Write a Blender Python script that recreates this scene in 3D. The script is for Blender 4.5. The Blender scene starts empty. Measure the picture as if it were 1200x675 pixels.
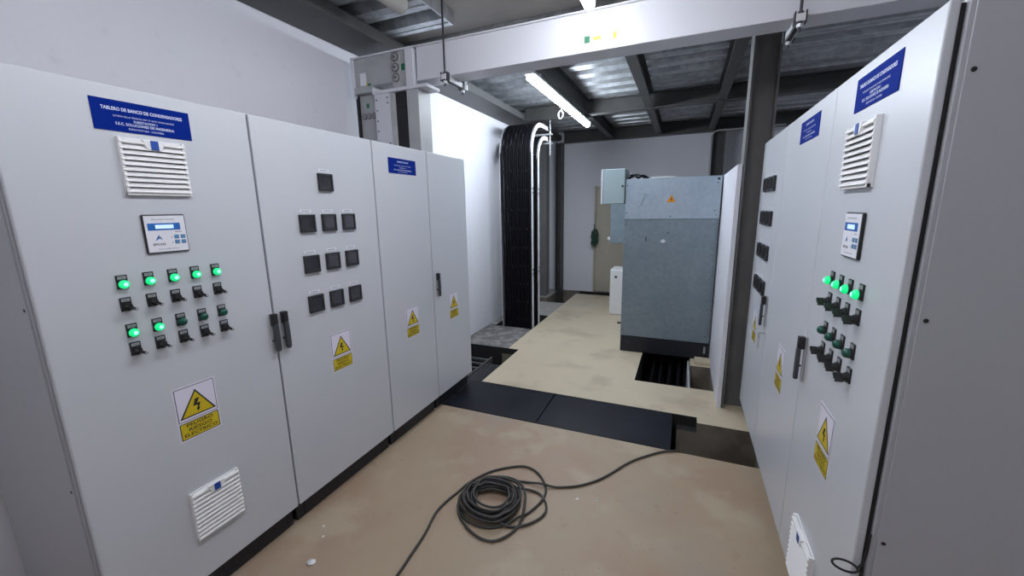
import bpy, math, random
from mathutils import Vector, Matrix, noise
random.seed(7)
S = bpy.context.scene
COL = S.collection

# ------------------------------------------------------------------ materials
def mat(name, col=(.5, .5, .5), rough=.5, metal=0., spec=.5, emit=None, estr=0., var=None, bump=0., bscale=80., coat=0.):
    m = bpy.data.materials.new(name); m.use_nodes = True
    nt = m.node_tree; b = nt.nodes['Principled BSDF']
    b.inputs['Base Color'].default_value = (*col, 1)
    b.inputs['Roughness'].default_value = rough
    b.inputs['Metallic'].default_value = metal
    b.inputs['Specular IOR Level'].default_value = spec
    b.inputs['Coat Weight'].default_value = coat
    if emit:
        b.inputs['Emission Color'].default_value = (*emit, 1)
        b.inputs['Emission Strength'].default_value = estr
    tc = nt.nodes.new('ShaderNodeTexCoord')
    if var:
        # var: list of (scale, detail, low, high, colour) layers mixed over the base
        prev = None
        for (sc, det, lo, hi, c2) in var:
            n = nt.nodes.new('ShaderNodeTexNoise'); n.inputs['Scale'].default_value = sc; n.inputs['Detail'].default_value = det
            nt.links.new(tc.outputs['Object'], n.inputs['Vector'])
            r = nt.nodes.new('ShaderNodeMapRange'); r.inputs['From Min'].default_value = lo; r.inputs['From Max'].default_value = hi
            nt.links.new(n.outputs['Fac'], r.inputs['Value'])
            mx = nt.nodes.new('ShaderNodeMix'); mx.data_type = 'RGBA'
            nt.links.new(r.outputs['Result'], mx.inputs[0])
            if prev is None: mx.inputs[6].default_value = (*col, 1)
            else: nt.links.new(prev, mx.inputs[6])
            mx.inputs[7].default_value = (*c2, 1)
            prev = mx.outputs[2]
        nt.links.new(prev, b.inputs['Base Color'])
    if bump:
        n = nt.nodes.new('ShaderNodeTexNoise'); n.inputs['Scale'].default_value = bscale; n.inputs['Detail'].default_value = 3
        nt.links.new(tc.outputs['Object'], n.inputs['Vector'])
        bp = nt.nodes.new('ShaderNodeBump'); bp.inputs['Strength'].default_value = bump; bp.inputs['Distance'].default_value = .01
        nt.links.new(n.outputs['Fac'], bp.inputs['Height']); nt.links.new(bp.outputs['Normal'], b.inputs['Normal'])
    return m

def galvanised(name, c1, c2, rough, metal, scale=22):
    m = mat(name, c1, rough, metal); nt = m.node_tree; b = nt.nodes['Principled BSDF']
    tc = nt.nodes.new('ShaderNodeTexCoord')
    v = nt.nodes.new('ShaderNodeTexVoronoi'); v.inputs['Scale'].default_value = scale
    nt.links.new(tc.outputs['Object'], v.inputs['Vector'])
    n = nt.nodes.new('ShaderNodeTexNoise'); n.inputs['Scale'].default_value = 2.3; n.inputs['Detail'].default_value = 5
    nt.links.new(tc.outputs['Object'], n.inputs['Vector'])
    ad = nt.nodes.new('ShaderNodeMath'); ad.operation = 'ADD'
    sp = nt.nodes.new('ShaderNodeSeparateColor'); nt.links.new(v.outputs['Color'], sp.inputs[0])
    mu = nt.nodes.new('ShaderNodeMath'); mu.operation = 'MULTIPLY'; mu.inputs[1].default_value = .35
    nt.links.new(sp.outputs[0], mu.inputs[0]); nt.links.new(mu.outputs[0], ad.inputs[0]); nt.links.new(n.outputs['Fac'], ad.inputs[1])
    r = nt.nodes.new('ShaderNodeMapRange'); r.inputs['From Min'].default_value = .35; r.inputs['From Max'].default_value = 1.05
    nt.links.new(ad.outputs[0], r.inputs['Value'])
    mx = nt.nodes.new('ShaderNodeMix'); mx.data_type = 'RGBA'; mx.inputs[6].default_value = (*c1, 1); mx.inputs[7].default_value = (*c2, 1)
    nt.links.new(r.outputs['Result'], mx.inputs[0]); nt.links.new(mx.outputs[2], b.inputs['Base Color'])
    return m

M = {}
LED = 68.
M['wall'] = mat('wall_paint', (.70, .70, .745), .75, var=[(.9, 4, .45, .75, (.66, .665, .72)), (14, 5, .62, .8, (.63, .63, .67))], bump=.12, bscale=45)
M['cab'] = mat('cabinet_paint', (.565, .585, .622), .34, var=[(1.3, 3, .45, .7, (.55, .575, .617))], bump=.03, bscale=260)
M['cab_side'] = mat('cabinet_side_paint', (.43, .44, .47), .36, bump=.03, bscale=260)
M['gasket_shade'] = mat('rubber_gasket_and_shade', (.012, .012, .014), .6)  # black rubber, also used to paint the shade in the riser opening
M['plinth'] = mat('plinth_black', (.012, .013, .019), .5, var=[(30, 4, .66, .72, (.06, .06, .065))])
M['black'] = mat('black_plastic', (.012, .012, .013), .38)
M['charcoal'] = mat('charcoal_plastic', (.045, .05, .058), .4)
M['meterframe'] = mat('meter_bezel', (.018, .02, .022), .45)
M['screen'] = mat('dark_screen', (.03, .03, .038), .12, coat=.5)
M['white'] = mat('white_plastic', (.80, .80, .80), .4)
M['label'] = mat('label_white', (.78, .78, .84), .5)
M['labelgrey'] = mat('engraved_label', (.32, .34, .35), .35)
M['blue'] = mat('blue_plate', (.003, .020, .21), .65, spec=.03)
M['blue_tab'] = mat('blue_tab', (.012, .07, .36), .4)
M['blue_bar'] = mat('blue_bar', (.01, .13, .46), .35)
M['key_blue'] = mat('keypad_blue', (.10, .24, .42), .4)
M['lcd'] = mat('lcd_backlit', (.5, .65, .9), .3, emit=(.5, .68, 1), estr=.55)
M['yellow'] = mat('warning_yellow', (.62, .47, .012), .4)
M['signwhite'] = mat('sign_white', (.74, .72, .84), .4)
M['ink'] = mat('ink_black', (.012, .012, .014), .5)
M['text'] = mat('text_white', (.60, .66, .85), .5)
M['orange'] = mat('warning_orange', (.80, .30, .015), .4)
M['green_on'] = mat('green_lamp_on', (.02, .5, .2), .25, emit=(.0, .60, .17), estr=.85)
M['green_core'] = mat('green_lamp_core', (.3, 1, .6), .25, emit=(.12, 1, .42), estr=2.3)
M['green_off'] = mat('green_lamp_off', (.004, .075, .05), .22)
M['steel_dark'] = mat('painted_steel', (.052, .052, .05), .5, var=[(5, 5, .5, .8, (.075, .073, .066))])
M['steel_grey'] = mat('grey_painted_column', (.13, .128, .125), .5, var=[(4, 5, .5, .8, (.17, .165, .16))])
M['deck'] = galvanised('galvanised_deck', (.34, .36, .38), (.66, .68, .70), .36, .72, 18)
M['slab'] = mat('plaster_ceiling', (.42, .40, .375), .85, var=[(3, 4, .5, .8, (.36, .345, .325))])
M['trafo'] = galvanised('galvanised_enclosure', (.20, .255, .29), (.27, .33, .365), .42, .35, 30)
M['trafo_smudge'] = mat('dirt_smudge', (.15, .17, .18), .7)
M['trafo_top'] = galvanised('galvanised_upper_panel', (.36, .44, .52), (.45, .54, .62), .36, .30, 30)  # lighter finish, with the tube light's reflection put into the colour
M['jbox'] = mat('light_grey_paint', (.34, .43, .45), .4)
M['whitepanel'] = mat('white_sheet', (.70, .70, .75), .5)
M['duct'] = mat('busway_paint', (.62, .63, .68), .38)
M['ductgrey'] = mat('busway_grey', (.40, .41, .42), .45, var=[(6, 4, .5, .8, (.33, .34, .35))])
M['bolt'] = mat('zinc_bolt', (.17, .17, .175), .4, .4)
M['sticker_green'] = mat('green_sticker', (.01, .16, .07), .5)
M['sticker_yellow'] = mat('yellow_sticker', (.55, .42, .03), .5)
M['zinc'] = mat('zinc', (.66, .67, .69), .42, .2)
M['rod'] = mat('threaded_rod', (.05, .05, .06), .4, .6)
M['cable'] = mat('black_cable', (.004, .004, .006), .5, spec=.14)
M['cable_trench'] = mat('dusty_cable', (.042, .041, .044), .5)
M['dusty'] = mat('dusty_steel', (.10, .10, .098), .6)
M['cable_old'] = mat('grey_flex_cable', (.045, .043, .040), .55)
M['plate'] = mat('black_cover_plate', (.0055, .006, .0105), .42, spec=.22, var=[(2.2, 5, .45, .75, (.013, .014, .022)), (60, 4, .66, .8, (.03, .03, .035))], bump=.05, bscale=30)
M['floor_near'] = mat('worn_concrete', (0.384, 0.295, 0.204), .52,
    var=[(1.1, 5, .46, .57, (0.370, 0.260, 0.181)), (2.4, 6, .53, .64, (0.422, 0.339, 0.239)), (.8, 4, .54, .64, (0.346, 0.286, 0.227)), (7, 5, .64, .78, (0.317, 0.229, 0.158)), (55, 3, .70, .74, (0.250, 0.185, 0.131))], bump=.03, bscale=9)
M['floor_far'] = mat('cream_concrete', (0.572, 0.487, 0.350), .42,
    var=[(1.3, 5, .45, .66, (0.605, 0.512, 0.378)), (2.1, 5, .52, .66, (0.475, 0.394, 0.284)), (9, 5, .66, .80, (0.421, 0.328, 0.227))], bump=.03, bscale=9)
M['pit'] = mat('pit_concrete', (.20, .175, .135), .8, var=[(1.6, 5, .48, .58, (.13, .11, .085)), (3, 5, .5, .7, (.24, .215, .175))], bump=.2, bscale=14)
M['pit_lit'] = mat('pit_block', (.20, .175, .13), .8)
M['pitdark'] = mat('pit_shade', (.018, .017, .016), .85)  # near-black: the shade in pits and trenches is put into the colour
M['rubble'] = mat('rough_concrete', (.13, .125, .12), .85, var=[(7, 7, .45, .62, (.24, .23, .22)), (18, 6, .62, .72, (.42, .41, .40))], bump=.7, bscale=26)
M['greyslab'] = mat('grey_concrete', (.33, .32, .30), .75, var=[(4, 5, .5, .7, (.26, .255, .24))], bump=.15, bscale=25)
M['door_paint'] = mat('cream_door_paint', (.46, .42, .34), .5, var=[(2, 4, .5, .75, (.40, .37, .30))])
M['dark_green'] = mat('dark_green_cord', (.03, .075, .05), .7)
M['led'] = mat('led_diffuser', (1, 1, 1), .4, emit=(.83, .92, 1.03), estr=LED)
M['led_mid'] = mat('led_diffuser_mid', (1, 1, 1), .4, emit=(.90, .93, 1), estr=33.)  # weaker emission than the long tube's diffuser
M['led_fill'] = mat('led_fill_diffuser', (1, 1, 1), .4, emit=(.90, .93, 1), estr=31.)  # emitter of the added fill tube behind the camera
M['key'] = mat('key_steel', (.5, .5, .48), .3, .9)

# ------------------------------------------------------------------ mesh builder
class MB:
    def __init__(s): s.v = []; s.f = []; s.m = []; s.mats = []; s.sm = []
    def mi(s, k):
        if k not in s.mats: s.mats.append(k)
        return s.mats.index(k)
    def add(s, vs, fs, k, smooth=False):
        o = len(s.v); s.v += [tuple(p) for p in vs]; i = s.mi(k)
        for f in fs: s.f.append(tuple(o + a for a in f)); s.m.append(i); s.sm.append(smooth)
        return s
    def box(s, x0, x1, y0, y1, z0, z1, k):
        if x0 > x1: x0, x1 = x1, x0
        if y0 > y1: y0, y1 = y1, y0
        if z0 > z1: z0, z1 = z1, z0
        vs = [(x0,y0,z0),(x1,y0,z0),(x1,y1,z0),(x0,y1,z0),(x0,y0,z1),(x1,y0,z1),(x1,y1,z1),(x0,y1,z1)]
        return s.add(vs, [(0,3,2,1),(4,5,6,7),(0,1,5,4),(1,2,6,5),(2,3,7,6),(3,0,4,7)], k)
    def prism(s, pts, a, b, axis, k):
        """extrude a 2-D outline along an axis: 'x' pts=(y,z); 'y' pts=(x,z); 'z' pts=(x,y)"""
        n = len(pts)
        def P(p, t): return {'x': (t, p[0], p[1]), 'y': (p[0], t, p[1]), 'z': (p[0], p[1], t)}[axis]
        vs = [P(p, a) for p in pts] + [P(p, b) for p in pts]
        fs = [tuple(range(n))[::-1], tuple(range(n, 2*n))] + [(i, (i+1) % n, n+(i+1) % n, n+i) for i in range(n)]
        return s.add(vs, fs, k)
    def tube(s, pts, r, k, n=8, closed=False):
        pts = [Vector(p) for p in pts]; N = len(pts); vs = []; prev = None
        for i, p in enumerate(pts):
            if closed: t = pts[(i+1) % N] - pts[i-1]
            else: t = pts[min(i+1, N-1)] - pts[max(i-1, 0)]
            t.normalize()
            if prev is None:
                a = Vector((0,0,1)) if abs(t.z) < .9 else Vector((1,0,0))
                u = t.cross(a).normalized()
            else:
                u = (prev - t*prev.dot(t)).normalized()
            prev = u; w = t.cross(u)
            for j in range(n):
                an = 2*math.pi*j/n; vs.append(p + (u*math.cos(an) + w*math.sin(an))*r)
        fs = []
        for i in range(N if closed else N-1):
            a = i*n; b = ((i+1) % N)*n
            for j in range(n): fs.append((a+j, a+(j+1) % n, b+(j+1) % n, b+j))
        if not closed:
            fs.append(tuple(range(n))[::-1]); fs.append(tuple(range((N-1)*n, N*n)))
        return s.add(vs, fs, k, True)
    def cyl(s, a, b, r, k, n=20, r2=None):
        a = Vector(a); b = Vector(b); t = (b-a).normalized()
        q = Vector((0,0,1)) if abs(t.z) < .9 else Vector((1,0,0)); u = t.cross(q).normalized(); w = t.cross(u)
        r2 = r if r2 is None else r2; vs = []
        for c, rr in ((a, r), (b, r2)):
            for j in range(n):
                an = 2*math.pi*j/n; vs.append(c + (u*math.cos(an)+w*math.sin(an))*rr)
        fs = [(j, (j+1) % n, n+(j+1) % n, n+j) for j in range(n)] + [tuple(range(n))[::-1], tuple(range(n, 2*n))]
        return s.add(vs, fs, k)
    def dome(s, c, r, h, k, n=20, rings=5):
        """dome facing -y at centre c"""
        vs = []; fs = []
        for i in range(rings):
            a = i/rings*math.pi/2
            for j in range(n):
                an = 2*math.pi*j/n
                vs.append((c[0]+r*math.cos(a)*math.cos(an), c[1]-h*math.sin(a), c[2]+r*math.cos(a)*math.sin(an)))
        vs.append((c[0], c[1]-h, c[2]))
        for i in range(rings-1):
            for j in range(n): fs.append((i*n+j, i*n+(j+1) % n, (i+1)*n+(j+1) % n, (i+1)*n+j))
        for j in range(n): fs.append(((rings-1)*n+j, (rings-1)*n+(j+1) % n, rings*n))
        return s.add(vs, fs, k, True)
    def build(s, name, parent=None, bevel=0., seg=2, loc=None):
        me = bpy.data.meshes.new(name); me.from_pydata(s.v, [], s.f)
        for k in s.mats: me.materials.append(M[k])
        me.polygons.foreach_set('material_index', s.m); me.polygons.foreach_set('use_smooth', s.sm)
        import bmesh
        bm = bmesh.new(); bm.from_mesh(me); bmesh.ops.recalc_face_normals(bm, faces=bm.faces); bm.to_mesh(me); bm.free()
        me.update()
        o = bpy.data.objects.new(name, me); COL.objects.link(o)
        if parent: o.parent = parent
        if loc: o.location = loc
        if bevel:
            b = o.modifiers.new('bevel', 'BEVEL'); b.width = bevel; b.segments = seg; b.limit_method = 'ANGLE'; b.angle_limit = math.radians(40)
            b.harden_normals = False
        return o

def tag(o, label=None, cat=None, group=None, kind=None):
    if label: o['label'] = label
    if cat: o['category'] = cat
    if group: o['group'] = group
    if kind: o['kind'] = kind
    return o
def empty(name, loc=(0,0,0), rz=0., label=None, cat=None, group=None):
    o = bpy.data.objects.new(name, None); COL.objects.link(o); o.location = loc; o.rotation_euler = (0,0,rz); o.empty_display_size = .1
    return tag(o, label, cat, group)
def struct(name, mb, bevel=0.):
    return tag(mb.build(name, bevel=bevel), kind='structure')

_tc = {}
def text_geo(txt):
    if txt in _tc: return _tc[txt]
    cu = bpy.data.curves.new('lettering', 'FONT'); cu.body = txt; cu.size = 1.; cu.resolution_u = 2; cu.align_x = 'CENTER'; cu.align_y = 'CENTER'
    ob = bpy.data.objects.new('lettering', cu); COL.objects.link(ob)
    me = ob.to_mesh(); vs = [tuple(v.co) for v in me.vertices]; fs = [tuple(p.vertices) for p in me.polygons]
    ob.to_mesh_clear(); bpy.data.objects.remove(ob); bpy.data.curves.remove(cu)
    xs = [v[0] for v in vs]; ys = [v[1] for v in vs]
    cx = (min(xs)+max(xs))/2; cy = (min(ys)+max(ys))/2
    _tc[txt] = ([(v[0]-cx, v[1]-cy) for v in vs], fs, max(xs)-min(xs), max(ys)-min(ys)); return _tc[txt]
def put_text(mb, txt, x, z, w, h, y, k, bold=0.):
    """flat lettering on a face looking towards -y, fitted to width w and height h"""
    vs, fs, tw, th = text_geo(txt)
    offs = [(0, 0)] if not bold else [(0, 0), (bold, 0), (0, bold), (bold, bold)]
    for i, (dx, dz) in enumerate(offs):
        mb.add([(x+dx+v[0]*w/tw, y-.00002*i, z+dz+v[1]*h/th) for v in vs], fs, k)

# ------------------------------------------------------------------ the room
WL = -2.70; WR = 2.30; YB = -2.6; YF = 8.35; ZC = 3.25
b = MB(); b.box(WL-.15, WL, YB, YF+.15, -.8, 3.6, 'wall'); struct('wall_left', b)
b = MB(); b.box(WL-.15, WR+.15, YF, YF+.15, -.8, 3.6, 'wall'); struct('wall_far', b)
b = MB(); b.box(WR, WR+.15, YB, YF+.15, -.8, 3.6, 'wall'); struct('wall_right', b)
b = MB(); b.box(WL-.15, WR+.15, YB-.15, YB, -.8, 3.6, 'wall'); struct('wall_back', b)

# floor: one slab mesh with trenches and pits let into it
xs = [WL, -2.58, -2.42, -1.975, -1.83, -.37, .05, .16, .20, .37, .39, .62, WR]
ys = [YB, 2.87, 3.36, 3.455, 4.04, 4.47, 4.60, 4.66, 5.40, 5.60, 6.15, 7.12, 7.45, 8.02, 8.32, YF]
def cell(x, y):
    if 2.87 < y < 3.36 and x < .62: return (-.42, 'pit')
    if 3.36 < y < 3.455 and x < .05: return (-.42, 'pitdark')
    if 3.36 < y < 3.455 and x < .20: return (-.09, 'pitdark')  # near-black ledge paints the shade under the slab edge
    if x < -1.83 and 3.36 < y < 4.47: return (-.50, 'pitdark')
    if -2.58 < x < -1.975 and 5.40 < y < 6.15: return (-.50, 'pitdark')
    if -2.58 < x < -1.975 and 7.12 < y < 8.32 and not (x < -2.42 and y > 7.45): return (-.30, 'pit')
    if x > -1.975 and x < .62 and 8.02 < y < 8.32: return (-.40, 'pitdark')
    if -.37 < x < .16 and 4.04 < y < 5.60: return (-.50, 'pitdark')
    if .16 < x < .37 and 4.04 < y < 4.66: return (-.26, 'pit')
    if x < -1.975 and y > 4.47: return (0., 'rubble' if y < 5.4 else 'greyslab')
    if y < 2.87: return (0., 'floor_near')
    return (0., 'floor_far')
b = MB(); nx = len(xs)-1; ny = len(ys)-1
H = [[cell((xs[i]+xs[i+1])/2, (ys[j]+ys[j+1])/2) for j in range(ny)] for i in range(nx)]
def sidek(k): return {'floor_near': 'pit', 'floor_far': 'pit', 'rubble': 'pitdark', 'greyslab': 'pit'}.get(k, k)
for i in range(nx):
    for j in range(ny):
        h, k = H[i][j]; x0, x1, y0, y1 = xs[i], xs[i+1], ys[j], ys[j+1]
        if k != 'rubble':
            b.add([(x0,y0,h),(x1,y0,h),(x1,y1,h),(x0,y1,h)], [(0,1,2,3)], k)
        if i+1 < nx:
            h2, k2 = H[i+1][j]
            if h2 != h: b.add([(x1,y0,h),(x1,y1,h),(x1,y1,h2),(x1,y0,h2)], [(0,1,2,3)], 'pit' if 'pit' in (k, k2) else 'pitdark')
        if j+1 < ny:
            h2, k2 = H[i][j+1]
            if h2 != h: b.add([(x0,y1,h),(x1,y1,h),(x1,y1,h2),(x0,y1,h2)], [(0,1,2,3)], 'pit' if 'pit' in (k, k2) else 'pitdark')
# broken rough top of the unfinished slab by the wall
gx, gy = 44, 56; vs = []; fs = []
for j in range(gy+1):
    for i in range(gx+1):
        x = WL + (-1.975-WL)*i/gx; y = 4.47 + .93*j/gy
        e = min(i, gx-i, j, gy-j)
        n = noise.fractal(Vector((x*9, y*9, 3.1)), 1., 2., 4)
        vs.append((x, y, -.01 + (.013*n if e > 0 else -.002)))
for j in range(gy):
    for i in range(gx): a = j*(gx+1)+i; fs.append((a, a+1, a+gx+2, a+gx+1))
b.add(vs, fs, 'rubble', True)
# slab edge painted dark as a shadow strip above the recessed trench end
b.add([(-2.06, 4.462, -.075), (-1.83, 4.462, -.075), (-1.83, 4.462, -.5), (-2.06, 4.462, -.5)], [(0,1,2,3)], 'pit_lit')
b.add([(-2.06, 4.462, -.015), (-1.83, 4.462, 0), (-1.83, 4.462, -.075), (-2.06, 4.462, -.075)], [(0,1,2,3)], 'pitdark')
o = struct('floor', b)

# metal deck ceiling, ribs running across the room
def deck_mesh(x0, x1, y0, y1, z, k='deck'):
    per = .305; prof = []; y = y0
    while y < y1:
        for dy, dz in ((0, 0), (.06, 0), (.064, .005), (.076, .005), (.08, 0), (.14, 0), (.150, .075), (.20, .075), (.205, .066), (.225, .066), (.23, .075), (.29, .075)):
            if y+dy <= y1: prof.append((y+dy, z+dz))
        y += per
    prof.append((y1, z)); b = MB(); n = len(prof)
    vs = [(x0, p[0], p[1]) for p in prof] + [(x1, p[0], p[1]) for p in prof]
    b.add(vs, [(i, i+1, n+i+1, n+i) for i in range(n-1)], k)
    b.add([(x0, y0, z+.10), (x1, y0, z+.10), (x1, y1, z+.10), (x0, y1, z+.10)], [(0,1,2,3)], 'slab')
    b.box(x0, x1, y0-.01, y0, z, z+.10, k); b.box(x1-.001, x1+.009, y0-.01, y1, z-.002, z+.10, k)
    return b
struct('ceiling', deck_mesh(WL, WR, 3.40, YF, ZC))
struct('ceiling', deck_mesh(WL, -1.755, YB, 3.02, 3.165))
b = MB(); b.box(WL, WR, YB, 3.375, 3.268, 3.40, 'slab'); struct('ceiling', b)

def ibeam(axis, c, a0, a1, z0, z1, w, k='steel_dark', t=.012, web=.012, side=1):
    """I section; c = centre across; runs a0..a1 along axis"""
    b = MB(); p = [(c-w/2, z0), (c+w/2, z0), (c+w/2, z0+t), (c+web/2, z0+t), (c+web/2, z1-t), (c+w/2, z1-t), (c+w/2, z1), (c-w/2, z1), (c-w/2, z1-t), (c-web/2, z1-t), (c-web/2, z0+t), (c-w/2, z0+t)]
    # split in three boxes for clean faces
    if axis == 'y':
        b.box(c-w/2, c+w/2, a0, a1, z0, z0+t, k); b.box(c-web/2, c+web/2, a0, a1, z0+t, z1-t, k); b.box(c-w/2, c+w/2, a0, a1, z1-t, z1, k)
    else:
        b.box(a0, a1, c-w/2, c+w/2, z0, z0+t, k); b.box(a0, a1, c-web/2, c+web/2, z0+t, z1-t, k); b.box(a0, a1, c-w/2, c+w/2, z1-t, z1, k)
    return b
def beam(mb, label, group=None, cat='beam'):
    o = mb.build('steel_beam'); return tag(o, label, cat, group, 'thing')
b = MB(); b.box(-2.695, -2.33, YB+.02, 8.10, 3.075, 3.09, 'steel_dark'); b.box(-2.345, -2.33, YB+.02, 8.10, 3.09, 3.16, 'steel_dark'); b.box(-2.695, -2.68, YB+.02, 8.10, 3.09, 3.16, 'steel_dark')
beam(b, 'wide dark steel beam running along the top of the left wall')
beam(ibeam('x', 6.08, -2.32, 2.2, 3.05, 3.245, .12), 'dark steel cross beam above the vertical cable ladders')
beam(ibeam('x', 8.24, -2.32, 2.2, 3.03, 3.245, .16), 'dark steel cross beam along the top of the far wall')
beam(ibeam('x', 3.47, -2.32, 2.2, 3.09, 3.24, .12), 'dark steel cross beam just behind the top of the white busway')
for x, lab in ((-1.385, 'dark steel joist directly above the long LED tube light'),
               (-.52, 'dark steel joist running above the galvanised transformer enclosure'),
               (.35, 'dark steel joist reaching the front steel column')):
    w = .10
    b = MB(); b.box(x-w/2, x+w/2, 3.54, 6.01, 3.055, 3.067, 'steel_dark'); b.box(x-.006, x+.006, 3.54, 6.01, 3.067, 3.235, 'steel_dark'); b.box(x-w/2, x+w/2, 3.54, 6.01, 3.235, 3.247, 'steel_dark')
    b.box(x-w/2, x+w/2, 6.15, 8.15, 3.055, 3.067, 'steel_dark'); b.box(x-.006, x+.006, 6.15, 8.15, 3.067, 3.235, 'steel_dark'); b.box(x-w/2, x+w/2, 6.15, 8.15, 3.235, 3.247, 'steel_dark')
    b.box(x-.03, x+.03, 6.00, 6.16, 3.035, 3.05, 'steel_dark')
    beam(b, lab, 'steel roof joists')

# columns
def hcol(x0, x1, y0, y1, z0, z1, label, k='steel_dark', flange_x=True, t=.014, basep=True):
    b = MB()
    if flange_x:
        b.box(x0, x0+t, y0, y1, z0, z1, k); b.box(x1-t, x1, y0, y1, z0, z1, k); ym = (y0+y1)/2; b.box(x0+t, x1-t, ym-.006, ym+.006, z0, z1, k)
    else:
        b.box(x0, x1, y0, y0+t, z0, z1, k); b.box(x0, x1, y1-t, y1, z0, z1, k); xm = (x0+x1)/2; b.box(xm-.006, xm+.006, y0+t, y1-t, z0, z1, k)
    if basep: b.box(x0-.03, x1+.03, y0-.01, y1+.03, z0, z0+.012, k)
    o = b.build('steel_column'); return tag(o, label, 'column', None, 'thing')
hcol(.402, .585, 3.71, 3.90, 0, 3.05, 'dark steel H column standing at the end of the right cabinet row', basep=False, k='steel_grey')
hcol(.37, .56, 7.95, 8.12, 0, 3.03, 'dark steel column against the far wall behind the enclosure', basep=False)
hcol(-2.685, -2.49, 7.62, 7.80, 0, 3.08, 'grey steel H column in the far left corner', k='steel_grey', basep=False, flange_x=False)
hcol(-2.44, -2.33, 8.05, 8.30, -.3, 3.03, 'slim dark steel column on the far wall beside the corner', k='steel_dark', basep=False)

# far wall door
d = empty('door_1', (-1.27, YF-.02, 0)); tag(d, kind='structure')
b = MB(); b.box(-.425, -.385, -.04, .018, .0, 2.13, 'door_paint'); b.box(.385, .425, -.04, .018, 0, 2.13, 'door_paint'); b.box(-.425, .425, -.04, .018, 2.13, 2.17, 'door_paint')
b.build('door_frame', d, .004)
b = MB(); b.box(-.38, .38, -.022, .016, .02, 2.125, 'door_paint')
for (x0, x1) in ((-.31, -.04), (.04, .31)):
    for (z0, z1) in ((.16, .62), (.76, 1.42), (1.56, 1.98)):
        b.box(x0, x1, -.030, -.022, z0, z1, 'door_paint'); b.box(x0+.035, x1-.035, -.036, -.030, z0+.035, z1-.035, 'door_paint')
b.build('door_leaf', d, .006)
b = MB(); b.cyl((.29, -.022, 1.05), (.29, -.06, 1.05), .012, 'zinc'); b.cyl((.29, -.06, 1.05), (.29, -.09, 1.05), .028, 'zinc'); b.build('door_handle', d)

# chain and cord bundle hung on the door edge
b = MB()
for i in range(26):
    t = i/26; a = random.uniform(0, 6.28); r = random.uniform(.02, .075)
    c = Vector((-1.675 + random.uniform(-.03, .03), 8.235 + random.uniform(-.012, .012), 1.14 - .02 + random.uniform(-.10, .16)))
    pts = [c + Vector((r*.9*math.cos(q+a), .02*math.sin(2*q), r*1.3*math.sin(q+a))) for q in [k*6.283/14 for k in range(14)]]
    b.tube(pts, .008, 'dark_green', 6, True)
b.tube([(-1.675, 8.25, 1.42), (-1.67, 8.235, 1.30), (-1.68, 8.235, 1.2)], .01, 'dark_green')
tag(b.build('cord_bundle'), 'dark green tangled cord and chain hanging on the edge of the far door', 'cord')

# ------------------------------------------------------------------ cover plates
for (x0, x1, lab) in ((-1.935, -1.037, 'black rubber-faced trench cover plate beside the left cabinet plinth'),
                      (-1.030, .010, 'black trench cover plate next to the open end of the trench, under the cable')):
    b = MB(); b.box(x0, x1, 2.872, 3.44, -.014, .004, 'plate')
    b.box(x0+.02, x1-.02, 2.95, 3.0, -.06, -.014, 'plinth'); b.box(x0+.02, x1-.02, 3.30, 3.35, -.06, -.014, 'plinth')
    tag(b.build('cover_plate', None, .003), lab, 'cover plate', 'black trench cover plates')
# ------------------------------------------------------------------ door devices
def warning_sign(parent, x, z, w, h, y=-.0012):
    b = MB(); b.box(x-w/2, x+w/2, y, 0, z-h/2, z+h/2, 'signwhite')
    Y = y-.0004
    def rect(x0, x1, z0, z1, k, yy): b.add([(x0, yy, z0), (x1, yy, z0), (x1, yy, z1), (x0, yy, z1)], [(0,1,2,3)], k)
    L = x-w/2; B = z-h/2; m = w*.035
    # upper outline frame, triangle, lower yellow field
    rect(L+m, L+w-m, B+h*.36, B+h-m, 'ink', Y); rect(L+m*1.45, L+w-m*1.45, B+h*.36+m*.45, B+h-m*1.45, 'signwhite', Y-.0003)
    rect(L+m, L+w-m, B+m, B+h*.335, 'ink', Y); rect(L+m*1.6, L+w-m*1.6, B+m*1.6, B+h*.335-m*.6, 'yellow', Y-.0003)
    tx, tz0, tz1 = x, B+h*.41, B+h*.895
    b.add([(tx-w*.43, Y-.0006, tz0), (tx+w*.43, Y-.0006, tz0), (tx, Y-.0006, tz1)], [(0,1,2)], 'ink')
    b.add([(tx-w*.365, Y-.0009, tz0+h*.022), (tx+w*.365, Y-.0009, tz0+h*.022), (tx, Y-.0009, tz1-h*.045)], [(0,1,2)], 'yellow')
    s_ = w*.0175; bolt = [(1,17),(7,17),(3,9.5),(8,9.5),(4.4,1.5),(6.4,1.9),(3.0,-3.6),(1.2,2.2),(2.9,1.6),(3.4,6.4),(-2.6,6.4)]
    bb = [(tx+(p[0]-2.9)*s_, Y-.0012, tz0+h*.055+(p[1]+3.6)*s_) for p in bolt]
    tri = [(0,1,2),(0,2,10),(2,3,9),(2,9,10),(3,4,9),(4,8,9),(4,5,7),(4,7,8),(5,6,7)]
    b.add(bb, tri, 'ink')
    for i, t in enumerate(('PELIGRO', 'RIESGO', 'ELECTRICO')):
        put_text(b, t, x, B+h*(.275-.088*i), w*(.62, .55, .78)[i], h*.060, Y-.0008, 'ink', w*.0042)
    return b.build('warning_sign', parent)

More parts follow.
